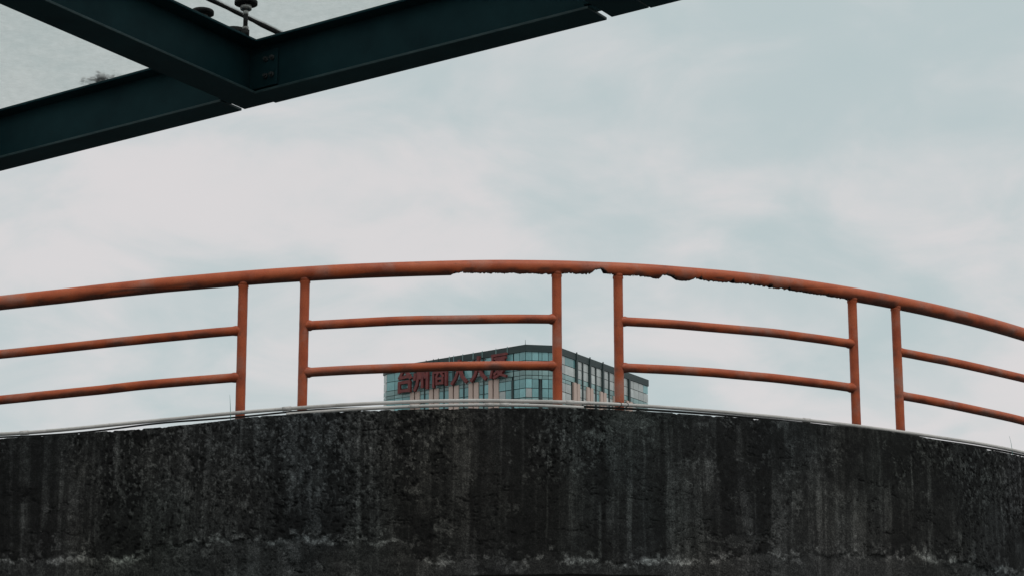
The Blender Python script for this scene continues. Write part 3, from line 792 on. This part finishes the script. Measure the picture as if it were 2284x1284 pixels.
class Face:
    def __init__(s, o_, d_, n_): s.o, s.d, s.n = o_, d_, n_
    def box(s, name, m, u0, u1, v0, v1, w0, w1, tilt=0):
        c_ = s.o + s.d * ((u0 + u1) / 2) + s.n * ((w0 + w1) / 2) + UP * (ZR - (v0 + v1) / 2)
        o = bpy.data.objects.new(name, unit_box(m, name + '_' + m.name)); COL.objects.link(o)
        rot = Matrix((s.d, s.n, UP)).transposed().to_4x4()
        if tilt: rot = rot @ Matrix.Rotation(BLD_RND.gauss(0, tilt), 4, 'X') @ Matrix.Rotation(BLD_RND.gauss(0, tilt), 4, 'Z')
        o.parent = tower
        o.matrix_local = Matrix.Translation(c_ - Vector(tower.location)) @ rot @ Matrix.Diagonal((abs(u1 - u0), abs(w1 - w0), abs(v1 - v0), 1))
        return o
    def u_at(s, px):                          # metres along the face for a pixel column at the roof line
        # solve for the point on the roof edge that projects to column px
        lo, hi = -20.0, 80.0
        def col(u):
            p_ = s.o + s.d * u; z_ = ZR - 6 - EYE
            return 1142 + FPX * p_.x / (p_.y * cp + z_ * sp)
        inc = col(hi) > col(lo)
        for _ in range(50):
            m = (lo + hi) / 2
            if (col(m) < px) == inc: lo = m
            else: hi = m
        return (lo + hi) / 2
def outward(d_):
    n_ = Vector((d_.y, -d_.x, 0)); return n_ if n_.y < 0 else -n_
FL = Face(P1, dl, outward(dl)); dc = (P2 - P1).normalized(); FC = Face(P1, dc, outward(dc)); FR = Face(P2, dr_, outward(dr_))
dL2 = (PLc - PL).normalized(); nL2 = Vector((-dL2.y, dL2.x, 0)); nL2 = nL2 if nL2.x < 0 else -nL2
FE = Face(PL, dL2, nL2)
ROWS_TOP = [(1.45, 3.13, 'w'), (3.25, 5.03, 'w'), (5.15, 6.13, 's')]
ROWS_LOW = [(6.25, 6.88, 's'), (6.98, 8.74, 'w'), (8.88, 10.62, 'w'), (10.76, 11.8, 's'), (11.92, 13.7, 'w')]
DEEP_V, DEEP_P = 15.0, 92.0
npane = [0]
def pane(f_, u0, u1, r_, pale):
    if u1 < u0: u0, u1 = u1, u0
    g_ = 0.05
    m = (M_SPAN if r_[2] == 's' else (M_GPALE if pale and BLD_RND.random() < 0.93 or BLD_RND.random() < 0.03 else M_GTEAL))
    f_.box('spandrel_panel' if r_[2] == 's' else 'window_pane', m, u0 + g_, u1 - g_, r_[0], r_[1], -0.16, -0.10, 0.0045)
    npane[0] += 1
def cells(f_, us, rows_, pale):
    for a_, b_ in zip(us[:-1], us[1:]):
        for r_ in rows_: pane(f_, a_, b_, r_, pale)
z4 = lambda a_: 840 + a_ / 7.134
z5 = lambda a_: 1140 + a_ / 7.134
lower_bays = []
# left face -------------------------------------------------------------
slots = [FL.u_at(z4(x)) for x in (1860, 1542, 1228, 912, 610)]
bay = (slots[-1] - slots[0]) / 4
hw = 0.24
first = 0.12
edges_top = []
# corner part of the left face (no stone): two windows split by a dark pier
pc = FL.u_at(1143.5)
us = [0.08, pc / 2, pc - 0.22]; cells(FL, us, ROWS_TOP + ROWS_LOW, False)
FL.box('dark_pier', M_FRAME, pc - 0.22, pc + 0.26, 6.9, DEEP_V, -0.2, 0.12)
for s_ in slots:
    FL.box('dark_pier', M_FRAME, s_ - hw, s_ + hw, 1.4, 6.2, -0.2, 0.22)
    FL.box('stone_pier', M_STONE, s_ + 0.17, s_ + 1.22, 6.2, DEEP_P, -0.2, 0.14)
    FL.box('stone_pier', M_STONE, s_ - 1.36, s_ - 0.17, 6.2, DEEP_P, -0.2, 0.14)
    if s_ is slots[0]:
        a0 = pc + 0.26; us = [a0, (a0 + s_ - 1.36) / 2, s_ - 1.36]
        cells(FL, us, ROWS_LOW, False); cells(FL, [a0 - 0.3, (a0 + s_) / 2, s_ - hw], ROWS_TOP, False)
for s0, s1 in zip(slots[:-1], slots[1:]):
    mid = (s0 + s1) / 2
    cells(FL, [s0 + hw, mid - 0.13], ROWS_TOP, False); cells(FL, [mid + 0.13, s1 - hw], ROWS_TOP, False)
    cells(FL, [s0 + 1.22, mid - 0.13], ROWS_LOW, False); cells(FL, [mid + 0.13, s1 - 1.36], ROWS_LOW, False)
    FL.box('mullion', M_FRAME, mid - 0.12, mid + 0.12, 1.4, DEEP_P, -0.2, 0.02)
s_ = slots[-1]
us = [s_ + hw] + list(np.linspace(s_ + 1.3, LL - 0.05, 4))
cells(FL, us, ROWS_TOP, False); cells(FL, us[1:], ROWS_LOW, False)
FL.box('parapet_band', M_FRAME, -0.02, LL, 0.0, 1.40, -0.25, 0.08)
for x in (790, 905, 985, 1160, 1230, 1375, 1540, 1685, 1905, 2085):
    u_ = FL.u_at(z4(x)); FL.box('cladding_fin', M_SPAN if x > 1100 else M_FRAME, u_ - 0.06, u_ + 0.06, -0.16, 1.30, 0.081, 0.17)
# chamfered corner --------------------------------------------------------
cpx0, cpx1 = FC.u_at(z5(440)), FC.u_at(z5(495))
cells(FC, [0.06, cpx0 / 2, cpx0], ROWS_TOP + ROWS_LOW, False)
cells(FC, [cpx1, (cpx1 + LC) / 2, LC - 0.06], ROWS_TOP + ROWS_LOW, False)
cells(FC, [cpx0, cpx1], ROWS_TOP + ROWS_LOW[:1], False)
bm = bmesh.new(); cm = (cpx0 + cpx1) / 2      # tapering dark pier
q_ = [(cm - 0.12, 6.95), (cm + 0.12, 6.95), (cpx1 - 0.02, DEEP_V - 4), (cpx0 + 0.02, DEEP_V - 4)]
bm_prism(bm, [FC.o + FC.d * u_ + FC.n * -0.2 + UP * (ZR - v_) for u_, v_ in q_], FC.n * 0.28)
bmesh.ops.recalc_face_normals(bm, faces=bm.faces); keep(finish('dark_pier', bm, M_FRAME), tower)
FC.box('parapet_band', M_FRAME, 0.0, LC, 0.0, 1.40, -0.25, 0.075)
# right face --------------------------------------------------------------
rs = [FR.u_at(z5(x)) for x in (1036, 1247, 1456, 1668, 1874)]
u_end = LR
cells(FR, [0.1, rs[0] / 2, rs[0] - 0.34], ROWS_TOP, True)
FR.box('dark_pier', M_FRAME, -0.05 + rs[0] * 0.12, rs[0] * 0.22, 6.9, DEEP_V, -0.2, 0.08)
cells(FR, [rs[0] * 0.24, rs[0] * 0.52, rs[0] * 0.78], ROWS_LOW, True)
for n_, s_ in enumerate(rs):
    FR.box('dark_pier', M_FRAME, s_ - 0.32, s_ + 0.32, 1.4, 6.2, -0.2, 0.30)
    FR.box('stone_pier', M_STONE, s_ - 1.25, s_ - 0.10, 6.2, DEEP_P, -0.2, 0.20)
    FR.box('stone_pier', M_STONE, s_ + 0.16, s_ + 1.35, 6.2, DEEP_P, -0.2, 0.20)
for s0, s1 in zip(rs[:-1], rs[1:]):
    mid = (s0 + s1) / 2
    cells(FR, [s0 + 0.32, mid - 0.22], ROWS_TOP, True); cells(FR, [mid + 0.22, s1 - 0.32], ROWS_TOP, True)
    cells(FR, [s0 + 1.35, mid - 0.18], ROWS_LOW, True); cells(FR, [mid + 0.18, s1 - 1.25], ROWS_LOW, True)
    FR.box('mullion', M_FRAME, mid - 0.20, mid + 0.20, 1.4, DEEP_P, -0.2, 0.06)
s_ = rs[-1]
us = list(np.linspace(s_ + 0.32, u_end - 0.06, 5))
cells(FR, us, ROWS_TOP, True); cells(FR, [s_ + 1.35] + us[1:], ROWS_LOW, True)
FR.box('parapet_band', M_FRAME, 0.0, LR + 0.05, 0.0, 1.40, -0.25, 0.078)
for s_ in rs[:4]: FR.box('cladding_fin', M_FRAME, s_ - 0.12, s_ + 0.12, -0.22, 1.39, 0.079, 0.28)
# far left chamfer --------------------------------------------------------
LE = (PLc - PL).length
cells(FE, [0.05, LE - 0.05], ROWS_TOP + ROWS_LOW, True)
FE.box('parapet_band', M_FRAME, 0.0, LE, 0.0, 1.40, -0.25, 0.07)
# plain facade below the storeys that can be seen
for f_, l_ in ((FL, LL), (FC, LC), (FR, LR)):
    f_.box('lower_storeys', M_GTEAL, 0.05, l_ - 0.05, DEEP_V + 0.1, ZR + 0.5, -0.3, -0.05)
for f_, l_ in ((FL, LL), (FC, LC), (FR, LR)):
    for k_ in range(14): f_.box('floor_band', M_FRAME, 0.04, l_ - 0.04, 16.2 + 5.4 * k_, 17.3 + 5.4 * k_, -0.1, -0.02)
bm = bmesh.new(); bm_cyl(bm, P1 + UP * (ZR - 0.1) - FC.n * 0.1, P1 + UP * (ZR + 1.0) - FC.n * 0.1, 0.06, 0.03, 8)
keep(finish('lightning_rod', bm, M_FRAME), tower)

# ------------------------------------------------------------------ sign on the tower: six characters, stroke by stroke
STROKES = {
 '台': [((.46, 1.0), (.16, .62), (.84, .66)), ((.64, .84), (.90, .56)), ((.16, .42), (.16, .0)), ((.16, .42), (.84, .42), (.84, .0)), ((.16, .05), (.84, .05))],
 '州': [((.28, .98), (.28, .5), (.20, .2), (.06, .0)), ((.56, .98), (.56, .08)), ((.88, .98), (.88, .0)), ((.10, .70), (.06, .46)), ((.38, .70), (.46, .48)), ((.66, .70), (.76, .48))],
 '商': [((.5, 1.0), (.5, .86)), ((.04, .85), (.96, .85)), ((.34, .80), (.40, .66)), ((.66, .80), (.60, .66)), ((.10, .62), (.10, .0)), ((.10, .62), (.92, .62), (.92, .02)), ((.40, .58), (.28, .40)), ((.60, .58), (.74, .40)), ((.32, .34), (.32, .10)), ((.32, .34), (.70, .34), (.70, .10)), ((.32, .13), (.70, .13))],
 '人': [((.50, .98), (.46, .60), (.28, .24), (.04, .02)), ((.52, .62), (.70, .26), (.97, .02))],
 '大': [((.06, .64), (.94, .64)), ((.50, 1.0), (.46, .56), (.28, .22), (.05, .02)), ((.52, .58), (.70, .24), (.96, .02))],
 '厦': [((.10, .94), (.98, .94)), ((.16, .92), (.15, .45), (.03, .02)), ((.30, .80), (.95, .80)), ((.40, .70), (.40, .38)), ((.40, .70), (.86, .70), (.86, .38)), ((.40, .585), (.86, .585)), ((.40, .475), (.86, .475)), ((.40, .385), (.86, .385)), ((.56, .36), (.44, .24), (.28, .14)), ((.46, .28), (.84, .28), (.60, .10), (.26, .0)), ((.52, .20), (.74, .08), (.98, .0))],
}
SW, SH, SD0, SD1 = 4.15, 5.15, 0.45, 0.95
ustart = [FL.u_at(z4(x)) for x in (482, 752, 1045, 1352, 1660, 1975)]
sg = empty('facade_sign', FL.o + FL.d * ustart[2] + FL.n * 0.3 + UP * (ZR - 6.2))
tag(sg, 'dull red six-character sign mounted high on the office tower facade', 'sign')
for n_, (chn, uc) in enumerate(zip('台州商人大厦', ustart)):
    bm = bmesh.new(); vb = 6.12; lw = 0.52 if chn in '商厦' else 0.66
    for kk, st in enumerate(STROKES[chn]):
        d_out = SD1 + 0.012 * kk
        pts = [Vector(((x - 0.5) * SW, y * (SH - 0.3) + 0.1)) for x, y in st]
        for s_i, (p_, q_) in enumerate(zip(pts[:-1], pts[1:])):
            e_ = (q_ - p_).normalized(); nn = Vector((-e_.y, e_.x)); hw_ = lw / 2
            if n_ == 0 or True: p2_, q2_ = p_ - e_ * hw_ * (0.5 if s_i == 0 else 0.55), q_ + e_ * hw_ * 0.55
            poly = [p2_ - nn * hw_, q2_ - nn * hw_, q2_ + nn * hw_, p2_ + nn * hw_]
            base_ = FL.o + FL.d * uc + UP * (ZR - vb)
            # the face's u axis runs right-to-left, so text x counts against it
            bm_prism(bm, [base_ - FL.d * c_.x + UP * c_.y + FL.n * (SD0 + 0.004 * s_i) for c_ in poly], FL.n * (d_out - SD0 + 0.003 * s_i))
    for bx in (-0.3, 0.3):                   # stand-off brackets
        for by in (0.6, 4.4):
            bm_box(bm, FL.o + FL.d * (uc - bx * SW) + FL.n * 0.24 + UP * (ZR - vb + by), FL.d, FL.n, UP, 0.05, 0.25, 0.05)
    bmesh.ops.recalc_face_normals(bm, faces=bm.faces)
    keep(finish('sign_character', bm, M_SIGN), sg)
bm = bmesh.new()
for vv in (2.4, 5.2):
    ua, ub = ustart[-1] - 1.6, ustart[0] + 1.6
    bm_box(bm, FL.o + FL.d * ((ua + ub) / 2) + FL.n * 0.40 + UP * (ZR - vv), FL.d, FL.n, UP, (ub - ua) / 2, 0.045, 0.06)
keep(finish('sign_frame', bm, M_FRAME), sg)
